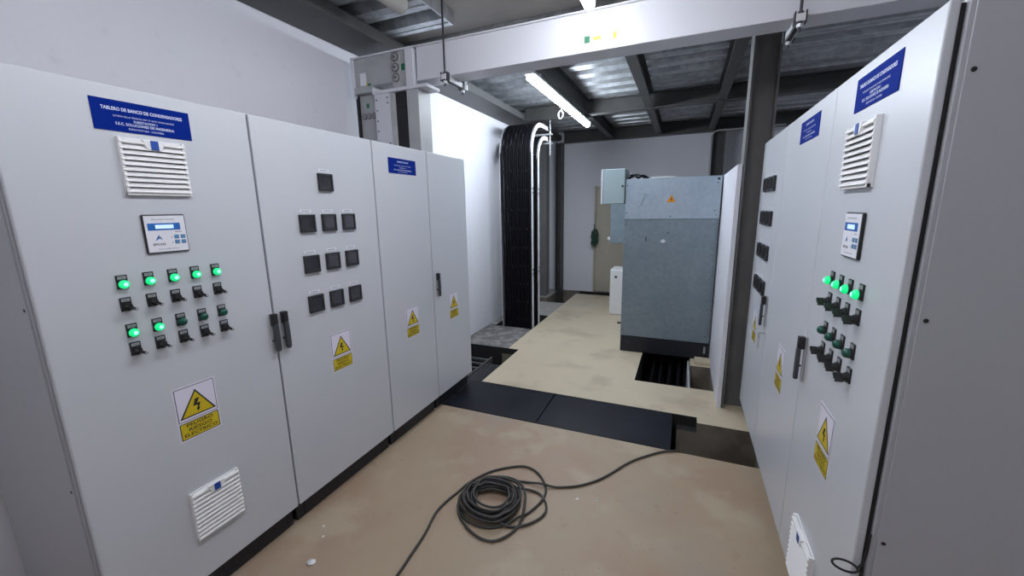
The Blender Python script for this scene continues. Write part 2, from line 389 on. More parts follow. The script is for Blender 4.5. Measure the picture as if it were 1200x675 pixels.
def name_plate(parent, x, z, w, h, lines):
    b = MB(); b.box(x-w/2, x+w/2, -.0025, 0, z-h/2, z+h/2, 'blue')
    for (t, dz, tw, th, bo) in lines: put_text(b, t, x, z+dz*h, tw*w, th*h, -.0029, 'text', bo)
    return b.build('name_plate', parent)
L_BIG = [('TABLERO DE BANCO DE CONDENSADORES', .22, .82, .105, .0007), ('SISTEMA DE LA TENSION 440V 3F 60HZ 220/440 60/60HZ', .0, .62, .055, 0), ('SUBESTACION 1', -.12, .24, .075, .0003),
         ('S.E.C. SOLUCIONES DE INGENIERIA', -.24, .60, .085, .0004), ('BUENAVENTURA - COLOMBIA', -.38, .36, .06, 0)]
L_SMALL = [('SUBESTACION', .28, .40, .09, .0006), ('SISTEMA DE LA TENSION 440V 3F 60HZ', .04, .62, .055, 0), ('TABLERO 1', -.10, .26, .06, 0),
           ('S.E.C. SOLUCIONES DE INGENIERIA', -.25, .64, .075, .0003), ('COLOMBIA', -.38, .36, .05, 0)]

def vent(parent, x, z, w, h, n=10):
    """ventilation grille with slanting louvres, blue clip at the top"""
    g = MB(); d = .022
    g.box(x-w/2, x+w/2, -.006, 0, z-h/2, z+h/2, 'white')
    g.box(x-w/2, x-w/2+.010, -d+.004, -.006, z-h/2, z+h/2, 'white'); g.box(x+w/2-.010, x+w/2, -d+.004, -.006, z-h/2, z+h/2, 'white')
    g.box(x-w/2, x+w/2, -d+.006, -.006, z-h/2, z-h/2+.012, 'white')
    g.box(x-w/2+.012, x+w/2-.012, -.0075, -.006, z-h/2+.014, z+h/2-.03, 'gasket_shade')
    p = (h-.012)/n
    for i in range(n):
        z0 = z-h/2+.010+i*p
        tx0, tx1 = x-w/2+.002, x+w/2-.002
        if i < n-1:
            g.prism([(-.009, z0+p*.95), (-d, z0+p*.18), (-d-.001, z0+p*.02), (-d+.004, z0), (-.009, z0+p*.50)], tx0, tx1, 'x', 'white')
        else:
            for a, c in ((tx0, x-.028), (x+.028, tx1)):
                g.prism([(-.009, z0+p*.95), (-d, z0+p*.45), (-d-.001, z0+p*.1), (-d+.004, z0), (-.009, z0+p*.5)], a, c, 'x', 'white')
    o = g.build('ventilation_grille', parent, .0012, 1)
    c = MB(); c.prism([(x-.036, z+h/2-.004), (x-.026, z+h/2-.034), (x-.018, z+h/2-.040), (x+.018, z+h/2-.040), (x+.026, z+h/2-.034), (x+.036, z+h/2-.004)], -d-.003, -.006, 'y', 'white')
    c.box(x-.013, x+.013, -d-.0055, -d-.003, z+h/2-.038, z+h/2-.004, 'blue_tab')
    c.build('clip', o, .0015, 1)
    return o

def controller(parent, x, z, w=.146, h=.150):
    b = MB(); b.box(x-w/2, x+w/2, -.010, 0, z-h/2, z+h/2, 'black'); 
    o = b.build('power_factor_controller', parent, .006, 3)
    f = MB(); f.box(x-w/2+.005, x+w/2-.005, -.0115, -.009, z-h/2+.005, z+h/2-.005, 'label')
    f.box(x-w*.41, x+w*.34, -.0122, -.0115, z+h*.095, z+h*.275, 'blue_bar')
    Y = -.0119
    put_text(f, 'Power Factor Controller', x-.005, z+h*.375, w*.52, h*.035, Y, 'ink'); put_text(f, 'BR6000', x+w*.28, z+h*.04, w*.15, h*.03, Y, 'ink')
    put_text(f, 'EPCOS', x-w*.21, z-h*.27, w*.28, h*.055, Y, 'ink', .0005); put_text(f, 'Power quality solutions', x, z-h*.395, w*.48, h*.04, Y, 'ink')
    lx, lz = x-w*.20, z-h*.10
    f.add([(lx-.013, Y, lz-.012), (lx+.001, Y, lz+.012), (lx+.002, Y, lz-.002)], [(0,1,2)], 'blue_bar'); f.add([(lx+.002, Y, lz-.0045), (lx+.003, Y, lz+.009), (lx+.012, Y, lz-.0075)], [(0,1,2)], 'key_blue')
    for dx in (0,): 
        for dz in (-.10, -.24): f.add([(x+w*(.10+.018*math.cos(a)), Y, z+h*dz+w*.018*math.sin(a)) for a in [k*6.283/8 for k in range(8)]], [tuple(range(8))], 'labelgrey')
    fo = f.build('front_panel', o)
    s_ = MB(); s_.box(x-w*.24, x+w*.18, -.0128, -.0122, z+h*.135, z+h*.235, 'lcd'); s_.build('display', o)
    for i in (0, 1):
        for j in (0, 1):
            k = MB(); kx = x+w*(.215+.155*i); kz = z-h*(.09+.135*j); k.box(kx-.0085, kx+.0085, -.0130, -.0115, kz-.0075, kz+.0075, 'key_blue'); k.build('keypad_button', o, .001, 1)
    return o

def pilot_meshes():
    b = MB(); b.box(-.0165, .0165, -.005, 0, -.017, .034, 'black'); b.box(-.013, .013, -.0058, -.005, .019, .030, 'labelgrey')
    b.cyl((0,-.004,0), (0,-.011,0), .0155, 'black', 24)
    hold = b
    return hold
_proto = {}
def proto(kind):
    if kind in _proto: return _proto[kind]
    if kind == 'holder':
        b = MB(); b.box(-.0165, .0165, -.005, 0, -.017, .034, 'black'); b.box(-.0125, .0125, -.0058, -.005, .019, .030, 'labelgrey')
        put_text(b, 'FASE', 0, .0245, .014, .0042, -.0061, 'ink')
        b.cyl((0, -.004, 0), (0, -.012, 0), .0165, 'black', 24)
    elif kind == 'on':
        b = MB(); b.cyl((0, -.010, 0), (0, -.017, 0), .0158, 'green_on', 24); b.dome((0, -.017, 0), .0155, .012, 'green_on', 20, 6); b.dome((.0, -.0215, .0), .0100, .0088, 'green_core', 16, 5)
    elif kind == 'off':
        b = MB(); b.cyl((0, -.010, 0), (0, -.017, 0), .0158, 'green_off', 24); b.dome((0, -.017, 0), .0155, .012, 'green_off', 20, 6)
    elif kind == 'knob':
        b = MB(); b.cyl((0, -.011, 0), (0, -.020, 0), .0135, 'black', 20, .012)
        c, s_ = math.cos(math.radians(-38)), math.sin(math.radians(-38))
        def R(u, v): return (u*c - v*s_, u*s_ + v*c)
        q = [R(-.012, -.005), R(.019, -.0045), R(.021, 0), R(.019, .0045), R(-.012, .005)]
        b.prism(q, -.042, -.019, 'y', 'black')
        t = [R(.012, -.0015), R(.018, -.0015), R(.018, .0015), R(.012, .0015)]
        b.prism(t, -.0428, -.042, 'y', 'white')
    o = b.build(kind, None, .0008, 1); me = o.data; COL.objects.unlink(o); bev = True
    _proto[kind] = me; bpy.data.objects.remove(o); return me
def device(name, kind, parent, x, z, child):
    o = bpy.data.objects.new(name, proto('holder')); COL.objects.link(o); o.parent = parent; o.location = (x, 0, z)
    c = bpy.data.objects.new(child, proto(kind)); COL.objects.link(c); c.parent = o
    return o
def pilot(parent, x, z, on):
    o = device('pilot_light', 'on' if on else 'off', parent, x, z, 'lens')
    if on: o['label'] = 'lit green pilot light'
    else: o['label'] = 'unlit dark green pilot light'
    return o
def selector(parent, x, z): return device('selector_switch', 'knob', parent, x, z, 'knob')

def handle(parent, x, z, flip=1):
    """swing-lever lock: slim base plate, dark head, grey lever"""
    b = MB(); b.box(x-.011, x+.011, -.008, 0, z-.105, z+.10, 'ductgrey')
    o = b.build('lock_handle', parent, .003, 2)
    h = MB(); h.box(x-.014, x+.014, -.034, -.008, z+.045, z+.10, 'black'); h.box(x-.018, x+.002, -.030, -.010, z+.040, z+.047, 'black'); h.build('lock_head', o, .004, 2)
    l = MB(); l.prism([(x-.012, z+.045), (x+.012, z+.045), (x+.0145, z-.02), (x+.014, z-.085), (x+.009, z-.098), (x-.007, z-.098), (x-.012, z-.085), (x-.013, z-.02)], -.036, -.020, 'y', 'charcoal')
    l.box(x-.017, x-.010, -.026, -.008, z-.044, z-.034, 'black')
    l.build('lever', o, .004, 2)
    return o
_meter = {}
def meter(parent, x, z, s=.096):
    if 'b' not in _meter:
        b = MB(); h = s/2; t = .010; d = .016
        b.box(-h, h, -d, 0, h-t, h, 'meterframe'); b.box(-h, h, -d, 0, -h, -h+t*1.6, 'meterframe'); b.box(-h, -h+t, -d, 0, -h+t*1.6, h-t, 'meterframe'); b.box(h-t, h, -d, 0, -h+t*1.6, h-t, 'meterframe')
        b.box(-h+t, h-t, -.006, 0, -h+t*1.6, h-t, 'meterframe')
        o = b.build('m', None, .0015, 1); _meter['b'] = o.data; bpy.data.objects.remove(o)
        b = MB(); b.box(-h+t, h-t, -.012, -.006, -h+t*1.6, h-t, 'screen'); o = b.build('m'); _meter['s'] = o.data; bpy.data.objects.remove(o)
        b = MB(); b.box(-.036, .036, -.001, 0, h+.012, h+.026, 'label'); b.box(-.026, .026, -.0013, -.001, h+.0165, h+.0215, 'labelgrey'); o = b.build('m'); _meter['l'] = o.data; bpy.data.objects.remove(o)
    o = bpy.data.objects.new('panel_meter', _meter['b']); COL.objects.link(o); o.parent = parent; o.location = (x, 0, z)
    c = bpy.data.objects.new('meter_screen', _meter['s']); COL.objects.link(c); c.parent = o
    c = bpy.data.objects.new('meter_label', _meter['l']); COL.objects.link(c); c.parent = o
    return o

def cabinet(loc, rz, W, H, depth, label, group, near=None, far_side=True):
    """local x: viewer's left to right; the front looks towards -y"""
    t = empty('electrical_cabinet', loc, rz, label, 'electrical cabinet', group)
    zb = .125
    b = MB(); b.box(.012, W-.012, .05, depth-.02, 0, zb, 'plinth'); b.box(.06, W-.06, .044, .05, .012, zb-.012, 'plinth'); b.build('plinth', t, .003, 1)
    b = MB(); b.box(.002, W-.002, .034, depth, zb, H, 'cab_side'); b.box(.010, W-.010, .022, .034, zb+.010, H-.010, 'gasket_shade'); b.build('body', t, .004, 2)
    b = MB(); b.box(.0035, W-.0035, 0, .022, zb+.004, H-.003, 'cab'); b.build('door', t, .0045, 3)
    if near is not None:   # exposed side sheet, towards the viewer's left (0) or right (1)
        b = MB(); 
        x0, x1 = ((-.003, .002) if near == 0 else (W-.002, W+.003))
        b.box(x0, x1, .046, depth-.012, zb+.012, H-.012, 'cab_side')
        for z in (zb+.05, .78, 1.45, H-.16):
            xx = x0-.002 if near == 0 else x1+.002
            b.cyl((x0 if near == 0 else x1, .060, z), (xx, .060, z), .006, 'black', 12)
        b.build('side_panel', t, .0015, 1)
    return t

R90 = math.pi/2; XL = -1.90; XR = .53; D = .78
# left row ---------------------------------------------------------
GL = 'left row of light grey electrical cabinets'; HT = 2.207
y0 = .548; c = cabinet((XL, y0, 0), R90, .797, HT, D, 'light grey cabinet with seven lit and three unlit green lamps, left row', GL, near=0)
name_plate(c, .942-y0, 2.101, .305, .107, L_BIG)
vent(c, .947-y0, 1.926, .213, .206); controller(c, .942-y0, 1.676)
for i in range(5):
    x = .778 + .0812*i - y0
    pilot(c, x, 1.500, True); selector(c, x-.002, 1.416); pilot(c, x, 1.315, i < 2); selector(c, x, 1.243)
warning_sign(c, .944-y0, .918, .166, .240); vent(c, .954-y0, .445, .204, .234, 11); handle(c, 1.330-y0, 1.150)
y0 = 1.348; c = cabinet((XL, y0, 0), R90, .813, HT, D, 'light grey cabinet with ten black square meters, left row', GL)
handle(c, 1.388-y0, 1.150)
meter(c, 1.755-y0, 1.915)
for z in (1.690, 1.467, 1.242):
    for x in (1.605, 1.753, 1.902): meter(c, x-y0, z)
warning_sign(c, 1.755-y0, .910, .160, .240)
y0 = 2.164; c = cabinet((XL, y0, 0), R90, .610, HT, D, 'plain light grey cabinet with small blue plate and warning sign, left row', GL)
name_plate(c, 2.468-y0, 2.062, .31, .105, L_SMALL); warning_sign(c, 2.470-y0, .902, .160, .240)
y0 = 2.777; c = cabinet((XL, y0, 0), R90, .603, HT, D, 'narrow light grey end cabinet without blue plate, left row beside open trench', GL)
handle(c, 2.825-y0, 1.130); warning_sign(c, 3.083-y0, .893, .155, .240)

# right row (viewer's left is the far end) ---------------------------
GR = 'right row of light grey electrical cabinets'
ya, yb_, yc, yd = 1.335, 2.085, 2.895, 3.680
def rx(yfar, y): return yfar - y
c = cabinet((XR, yb_, 0), -R90, yb_-ya, HT, .77, 'light grey cabinet with four lit green lamps, nearest in right row', GR, near=1)
name_plate(c, rx(yb_, 1.693), 2.113, .325, .110, L_BIG); vent(c, rx(yb_, 1.725), 1.905, .240, .212); controller(c, rx(yb_, 1.690), 1.645, .150, .152)
for i, y in enumerate((1.835, 1.743, 1.655, 1.562)):
    pilot(c, rx(yb_, y), 1.467, True); selector(c, rx(yb_, y), 1.386); pilot(c, rx(yb_, y), 1.272, False); selector(c, rx(yb_, y), 1.190)
handle(c, rx(yb_, 2.045), 1.080); warning_sign(c, rx(yb_, 1.695), .885, .160, .245); vent(c, rx(yb_, 1.735), .310, .25, .262, 11)
c = cabinet((XR, yc, 0), -R90, yc-yb_, HT, .77, 'light grey cabinet with small blue plate between lamp and meter cabinets, right row', GR)
name_plate(c, rx(yc, 2.430), 2.103, .32, .105, L_SMALL); warning_sign(c, rx(yc, 2.46), .870, .160, .245)
c = cabinet((XR, yd, 0), -R90, yd-yc, HT, .77, 'light grey cabinet with four rows of square meters beside the steel column', GR)
for z in (1.887, 1.660, 1.430, 1.190):
    for y in (3.150, 3.290, 3.430): meter(c, rx(yd, y), z)
handle(c, rx(yd, 2.975), 1.070); warning_sign(c, rx(yd, 3.32), .870, .155, .235)

# keys hanging from the far handle's lock
b = MB(); kx, ky, kz = XR-.030, 2.955, .905
b.tube([(kx, ky+.020*math.cos(a), kz+.020*math.sin(a)) for a in [k*6.283/20 for k in range(20)]], .0025, 'key', 6, True)
b.cyl((kx+.03, ky, kz+.02), (kx-.004, ky, kz+.02), .005, 'key', 10)
b.box(kx-.0015, kx+.0015, ky-.008, ky+.004, kz-.085, kz-.022, 'key'); b.cyl((kx-.002, ky-.002, kz-.028), (kx+.002, ky-.002, kz-.028), .012, 'key', 14)
tag(b.build('key_ring'), 'small key ring with key hanging below the lock handle of the right meter cabinet', 'keys')
# loose wire loop sticking out of the near seam of the right row
def spline(pts, n=8, closed=False):
    P = [Vector(p) for p in pts]; out = []
    N = len(P)
    for i in range(N if closed else N-1):
        if closed: p0, p1, p2, p3 = P[i-1], P[i], P[(i+1) % N], P[(i+2) % N]
        else: p0, p1, p2, p3 = P[max(i-1, 0)], P[i], P[i+1], P[min(i+2, N-1)]
        for j in range(n):
            t = j/n; out.append(.5*((2*p1)+(p2-p0)*t+(2*p0-5*p1+4*p2-p3)*t*t+(3*p1-p0-3*p2+p3)*t**3))
    if not closed: out.append(P[-1])
    return out
b = MB(); b.tube([(XR-.022+.032*math.cos(a), 1.322+.006*math.sin(a), .683+.013*math.sin(a)-.004*math.cos(a)) for a in [k*6.283/24 for k in range(24)]], .0035, 'black', 8, True)
b.tube(spline([(XR+.008, 1.324, .683), (XR+.020, 1.328, .70), (XR+.026, 1.330, .74), (XR+.0285, 1.333, .80)]), .0035, 'black', 8); b.tube(spline([(XR+.008, 1.324, .683), (XR+.022, 1.328, .66), (XR+.028, 1.331, .60), (XR+.0285, 1.333, .50)]), .0035, 'black', 8)
tag(b.build('wire_loop'), 'thin black wire looped out of the near edge of the right cabinet row', 'wire')

# ------------------------------------------------------------------ busway
t = empty('busway', (0, 2.80, 2.735), 0, 'long white busway duct hung across the room with an elbow down to the left cabinets', 'busway')
Y0, Y1 = 0., .165; Z1 = .235
b = MB(); b.box(-1.965, 2.0, .008, Y1, 0, Z1, 'duct'); b.box(-1.965, 2.0, -.006, Y1+.01, Z1, Z1+.012, 'duct'); b.box(-1.965, 2.0, -.004, Y1+.01, -.004, .010, 'duct')
b.build('straight_duct', t, .003, 2)
b = MB(); b.box(-2.60, -2.20, .012, Y1, .02, Z1, 'ductgrey'); b.box(-2.605, -1.975, -.008, Y1+.01, Z1, Z1+.014, 'duct'); b.box(-2.605, -2.585, -.006, Y1, -.06, Z1, 'duct')
b.box(-2.40, -1.87, -.012, Y1+.01, -.055, -.030, 'duct'); b.box(-2.60, -2.40, -.004, Y1, -.03, .02, 'ductgrey')
e_ = b.build('elbow', t, .004, 2)
b = MB(); b.box(-2.20, -2.115, .004, Y1, -.03, Z1-.002, 'ductgrey')
for z in (.195, .120, .046): b.cyl((-2.160, .004, z), (-2.160, -.004, z), .034, 'bolt', 24); b.cyl((-2.160, -.004, z), (-2.160, -.007, z), .024, 'ductgrey', 24); b.cyl((-2.160, -.007, z), (-2.160, -.016, z), .012, 'bolt', 6)
b.build('joint_cover', e_, .002, 1)
b = MB(); b.box(-2.115, -2.055, .006, Y1, -.03, Z1-.002, 'ductgrey'); b.box(-2.108, -2.072, .0045, .006, .092, .140, 'sticker_green'); b.box(-2.055, -1.985, -.016, Y1, -.03, Z1-.004, 'duct'); b.build('end_cover', e_, .003, 1)
b = MB(); b.box(-2.53, -2.47, .009, .012, .03, .125, 'label'); b.box(-2.452, -2.425, .009, .012, -.0, .04, 'sticker_green'); b.box(-2.468, -2.458, .009, .012, -.0, .055, 'sticker_yellow'); b.build('rating_label', e_)
# riser into the cabinets
b = MB(); b.box(-2.59, -2.39, .045, Y1-.01, -.53, -.035, 'ductgrey'); b.box(-2.60, -2.58, .02, Y1-.01, -.53, -.035, 'gasket_shade')
for x in (-2.545, -2.495, -2.445): b.cyl((x, .045, -.20), (x, .038, -.20), .025, 'bolt', 20); b.cyl((x, .038, -.20), (x, .035, -.20), .017, 'ductgrey', 20); b.cyl((x, .035, -.20), (x, .028, -.20), .008, 'bolt', 6)
b.box(-2.515, -2.485, .0435, .045, -.135, -.10, 'sticker_green')
r = b.build('riser', t, .003, 1)
b = MB(); b.box(-2.385, -2.235, -.004, .004, -.50, -.056, 'duct'); b.box(-2.385, -2.375, .004, Y1, -.53, -.056, 'duct')
for z in (-.10, -.18, -.26, -.34, -.42, -.47): b.cyl((-2.365, -.004, z), (-2.365, -.008, z), .006, 'black', 8)
for z in (-.09, -.13, -.44, -.47): b.cyl((-2.255, -.004, z), (-2.255, -.008, z), .006, 'black', 8)
b.build('flange_plate', r)
b = MB(); b.box(-2.235, -2.190, 0, Y1, -.53, -.056, 'ductgrey'); b.box(-2.070, -1.96, 0, Y1, -.53, -.056, 'ductgrey'); b.box(-2.19, -2.07, .016, .03, -.53, -.056, 'gasket_shade')  # black sheet stands in for the shade inside the riser opening
b.build('riser_frame', r, .002, 1)
b = MB(); 
for (x, w, k) in ((-.645, .035, 'sticker_green'), (-.58, .05, 'sticker_yellow'), (-.47, .022, 'sticker_yellow'), (1.28, .06, 'label')): b.box(x-w/2, x+w/2, .0065, .008, .065 if w > .04 else .055, .085 if w > .04 else .095, k)
b.build('marking_stickers', t)

def hanger(x, label):
    t = empty('trapeze_hanger', (x, 2.77, 2.70), 0, label, 'hanger', 'trapeze hangers under the busway')
    b = MB(); b.box(-.021, .021, -.03, .30, -.008, .030, 'zinc'); b.box(-.012, .012, -.034, .304, -.012, -.008, 'gasket_shade'); b.build('strut_channel', t, .002, 1)
    for y, zt in ((-.005, .555), (.255, .42)):
        b = MB(); b.cyl((0, y, -.05), (0, y, zt if y < .1 else .37), .0075, 'rod', 10); b.build('threaded_rod', t)
        b = MB(); b.box(-.028, -.022, y-.02, y+.02, -.015, .045, 'rod'); b.box(.022, .028, y-.02, y+.02, -.015, .045, 'rod'); b.cyl((0, y, -.03), (0, y, -.012), .015, 'zinc', 6); b.cyl((0, y, .03), (0, y, .046), .015, 'rod', 6); b.build('clamp', t)
    return t
hanger(-1.69, 'threaded-rod trapeze hanger holding the white busway near the left cabinets')
hanger(.50, 'threaded-rod trapeze hanger holding the white busway near the right cabinets')

# pale pipe end just above the frame, under the near metal deck
b = MB(); b.tube([(-1.86, 1.2, 3.108), (-1.855, 1.9, 3.108), (-1.845, 2.50, 3.108)], .055, 'slab', 20)
tag(b.build('ceiling_pipe'), 'fat beige pipe hanging below the galvanised deck at the top edge', 'pipe')

# ------------------------------------------------------------------ LED battens
def batten(x, y0, y1, z, label, cat='tube light', led='led'):
    t = empty('led_tube_light', (x, y0, z), 0, label, cat, 'linear LED tube lights')
    L = y1-y0
    b = MB(); b.box(-.046, .046, 0, L, .030, .055, 'white'); b.box(-.046, .046, -.006, .012, .026, .055, 'white'); b.box(-.046, .046, L-.012, L+.006, .026, .055, 'white'); b.build('housing', t, .003, 1)
    b = MB(); p = [(.033*math.cos(a), .030*math.sin(a)) for a in [math.pi + k*math.pi/10 for k in range(11)]]; b.prism([(q[0], q[1]) for q in p] + [(.033, .030), (-.033, .030)], .002, L-.002, 'y', led); b.build('diffuser', t)
    for y in (L*.12, L*.88):
        b = MB(); b.box(-.012, .012, y-.01, y+.01, .055, 3.266-z if y0 < 3 else 3.056-z, 'zinc'); b.build('mounting_clip', t)
    return t
batten(-1.40, 3.78, 6.22, 2.945, 'long glowing LED tube light hanging under a joist in front of the cable ladders')
batten(-.60, .15, 2.66, 2.940, 'glowing LED tube light seen end-on above the white busway', led='led_mid')
batten(-.60, -2.3, -.9, 3.005, 'unseen fill LED tube light added over the near end of the aisle', led='led_fill')  # unseen lamp added to light the near side panels from behind

# hook and thin cord hanging near the tube
b = MB(); b.tube([(-1.455+.03*math.cos(a), 5.0, 2.86+.045*math.sin(a)) for a in [k*6.283/16 for k in range(16)]], .006, 'white', 6, True)
b.tube([(-1.455, 5.0, 2.905), (-1.44, 5.0, 2.95)], .006, 'white', 6)
tag(b.build('cable_hook'), 'small white cable hook dangling beside the long LED tube', 'hook')

# ------------------------------------------------------------------ vertical cable ladders
def ladder_path(yf, zt, yend, r=.42, zb=-.45, n=14):
    pts = [(yf, zb), (yf, .0), (yf, 1.0), (yf, 2.0)]
    for k in range(n+1):
        a = k/n*math.pi/2; pts.append((yf + r - r*math.cos(a), zt - r + r*math.sin(a)))
    pts.append((yend, zt)); return pts
def strip(b, path, off0, off1, x0, x1, k):
    """sweep a thin rectangle along a y-z path; offset measured inwards (towards +y / -z)"""
    n = len(path); vs = []
    for i, p in enumerate(path):
        a = path[max(i-1, 0)]; c = path[min(i+1, n-1)]; t = Vector((c[0]-a[0], c[1]-a[1])).normalized(); nn = Vector((t.y, -t.x))
        for (o_, x) in ((off0, x0), (off0, x1), (off1, x1), (off1, x0)): vs.append((x, p[0]+nn.x*o_, p[1]+nn.y*o_))
    fs = []
    for i in range(n-1):
        for j in range(4): fs.append((i*4+j, i*4+(j+1) % 4, i*4+4+(j+1) % 4, i*4+4+j))
    fs += [(0,1,2,3), ((n-1)*4+3, (n-1)*4+2, (n-1)*4+1, (n-1)*4)]
    b.add(vs, fs, k)
def ladder(yf, zt, yend, r, label):
    t = empty('cable_ladder', (0, 0, 0), 0, label, 'cable ladder', 'vertical cable ladders by the left wall')
    P = ladder_path(yf, zt, yend, r)
    for (x0, x1, q) in ((-2.455, -2.440, 1), (-2.000, -1.985, -1)):
        b = MB(); strip(b, P, -.012, .045, x0, x1, 'zinc')
        xa, xb = (x0-.008, x0+.015) if q == 1 else (x1-.015, x1+.008)
        strip(b, P, -.012, -.009, xa, xb, 'zinc'); strip(b, P, .042, .045, xa, xb, 'zinc')
        b.build('side_rail', t)
    # rungs
    L = 0
    for k in range(9):
        z = .1 + k*.27; b = MB(); b.box(-2.44, -2.0, yf+.030, yf+.044, z, z+.03, 'zinc'); b.build('rung', t)
    for k in range(3):
        y = yf + r + .02 + k*.17
        if y < yend-.03:
            b = MB(); b.box(-2.44, -2.0, y, y+.03, zt-.044, zt-.030, 'zinc'); b.build('rung', t)
    for z in (.85, 2.0):
        b = MB(); b.box(-1.986, -1.980, yf+.0, yf+.035, z-.05, z+.05, 'zinc'); 
        for dz in (-.03, .03): b.cyl((-1.980, yf+.018, z+dz), (-1.970, yf+.018, z+dz), .008, 'black', 6)
        b.build('splice_plate', t)
    return P
P1 = ladder(5.405, 2.945, 6.14, .42, 'outer galvanised cable ladder packed with black cables, curving over at the top')
P2 = ladder(5.665, 2.795, 6.14, .34, 'inner galvanised cable ladder nested behind the cable-packed one')
def cable_on(path, x, off, wob, r, label, group):
    pts = []
    dense = spline([(0, p[0], p[1]) for p in path], 5)
    n = len(dense)
    for i, p in enumerate(dense):
        a = dense[max(i-1, 0)]; c = dense[min(i+1, n-1)]; t = (c-a).normalized(); nn = Vector((0, t.z, -t.y))
        q = p + nn*(off + .002*math.sin(i*.31+wob)) ; pts.append((x + .004*math.sin(i*.23), q.y, q.z))
    b = MB(); b.tube(pts, r, 'cable', 7)
    return tag(b.build('power_cable'), label, 'cable', group)
for i in range(15):
    cable_on(P1, -2.421 + i*.02915, -.004 + .006*(i % 2), i*1.7, .0142, 'one of the thick black power cables packed side by side on the outer cable ladder', 'black cables on the outer ladder')
for i in range(14):
    cable_on(P2, -2.412 + i*.0305, .008, i*1.3, .0155, 'one of the thick black power cables running up the inner cable ladder', 'black cables on the inner ladder')
# threaded rod carrying the ladder ends
t = empty('trapeze_hanger', (-1.965, 6.185, 2.66), 0, 'thin threaded-rod hanger at the top end of the two curved cable ladders', 'hanger')
b = MB(); b.cyl((0, 0, -.12), (0, 0, .59), .006, 'zinc', 8); b.build('threaded_rod', t)
for z in (.07, .20):
    b = MB(); b.box(-.50, .035, -.018, .018, z-.012, z+.012, 'ductgrey'); b.cyl((0, 0, z+.02), (0, 0, z+.035), .016, 'zinc', 6); b.build('strut_channel', t, .002, 1)

# left trench: ladder on legs with cables
t = empty('trench_cable_ladder', (0, 0, -.16), 0, 'dusty metal cable ladder lying in the open trench behind the left cabinets', 'cable ladder')
for x in (-2.52, -2.185, -1.895):
    b = MB(); b.box(x-.008, x+.008, 3.40, 4.22 if x > -2 else 4.42, -.03, .035, 'dusty'); b.build('side_rail', t)
for k in range(7):
    b = MB(); b.box(-2.508, -2.197, 3.46+k*.14, 3.49+k*.14, .01, .035, 'dusty'); b.build('rung', t)
for (x, y) in ((-2.52, 3.5), (-2.52, 4.35), (-1.895, 3.5), (-1.895, 4.18), (-2.185, 4.35)):
    b = MB(); b.box(x-.015, x+.015, y, y+.03, -.34, -.03, 'dusty'); b.build('support_leg', t)
for k in range(3):
    b = MB(); b.box(-2.175, -1.907, 3.5+k*.33, 3.53+k*.33, -.03, -.01, 'dusty'); b.build('rung', t)
for i in range(8):
    x = -2.152 + i*.033
    b = MB(); b.tube(spline([(x, 3.385, -.150), (x+random.uniform(-.001, .001), 3.7, -.148), (x+random.uniform(-.001, .001), 4.05, -.150), (x-.02, 4.25, -.165), (x-.05, 4.40, -.25), (x-.06, 4.455, -.36)], 6), .0135, 'cable_trench', 8)
    tag(b.build('power_cable'), 'one of the black power cables lying side by side in the open left trench', 'cable', 'black cables in the left trench')
# pit cables under the enclosure
for i, (x, dx, rr) in enumerate(((-.30, .06, .022), (-.20, .05, .022), (-.09, .04, .026), (.02, .03, .026), (.10, .02, .022))):
    b = MB(); b.tube(spline([(x, 4.045, -.40), (x+dx*.3, 4.3, -.33), (x+dx, 4.7, -.25), (x+dx*1.2, 5.0, -.10), (x+dx*1.2, 5.08, .02)], 6), rr, 'cable', 10)
    tag(b.build('power_cable'), 'one of the thick black cables rising in the pit under the transformer enclosure', 'cable', 'black cables in the pit')
b = MB(); b.box(.135, .155, 4.05, 4.85, -.5, -.015, 'ductgrey'); tag(b.build('pit_divider'), 'thin grey metal divider inside the pit before the enclosure', 'divider')
b = MB(); b.box(.205, .365, 4.70, 4.86, .001, .045, 'floor_far'); tag(b.build('concrete_block', None, .008), 'small pale concrete block beside the enclosure plinth at the white sheet', 'block')

# ------------------------------------------------------------------ transformer enclosure
t = empty('transformer_enclosure', (-.145, 4.88, 0), 0, 'tall dented galvanised enclosure on a black plinth with an orange warning triangle', 'enclosure')
W2 = .495; DP = 1.25
b = MB(); b.box(-W2+.002, W2-.002, .015, DP, .0, .20, 'plinth'); b.box(-W2+.004, W2-.075, .004, .015, .01, .195, 'plinth'); b.box(W2-.07, W2-.004, .004, .015, .01, .195, 'plinth'); b.build('plinth', t, .003, 1)
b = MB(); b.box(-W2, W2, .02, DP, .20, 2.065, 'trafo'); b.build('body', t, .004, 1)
b = MB(); b.box(-W2+.001, W2-.028, .0, .020, .205, 1.607, 'trafo'); 
for z in (.28, .6, .95, 1.3, 1.55):
    for x in (-W2+.02, W2-.05): b.cyl((x, .0, z), (x, -.004, z), .006, 'ink', 8)
b.build('lower_panel', t, .0015, 1)
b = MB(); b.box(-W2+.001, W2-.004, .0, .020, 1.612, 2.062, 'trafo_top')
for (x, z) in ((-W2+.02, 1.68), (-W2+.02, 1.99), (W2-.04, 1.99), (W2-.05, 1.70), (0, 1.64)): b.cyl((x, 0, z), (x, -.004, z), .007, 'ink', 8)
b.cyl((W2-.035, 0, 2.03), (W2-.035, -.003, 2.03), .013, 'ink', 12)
b.build('upper_panel', t, .0015, 1)
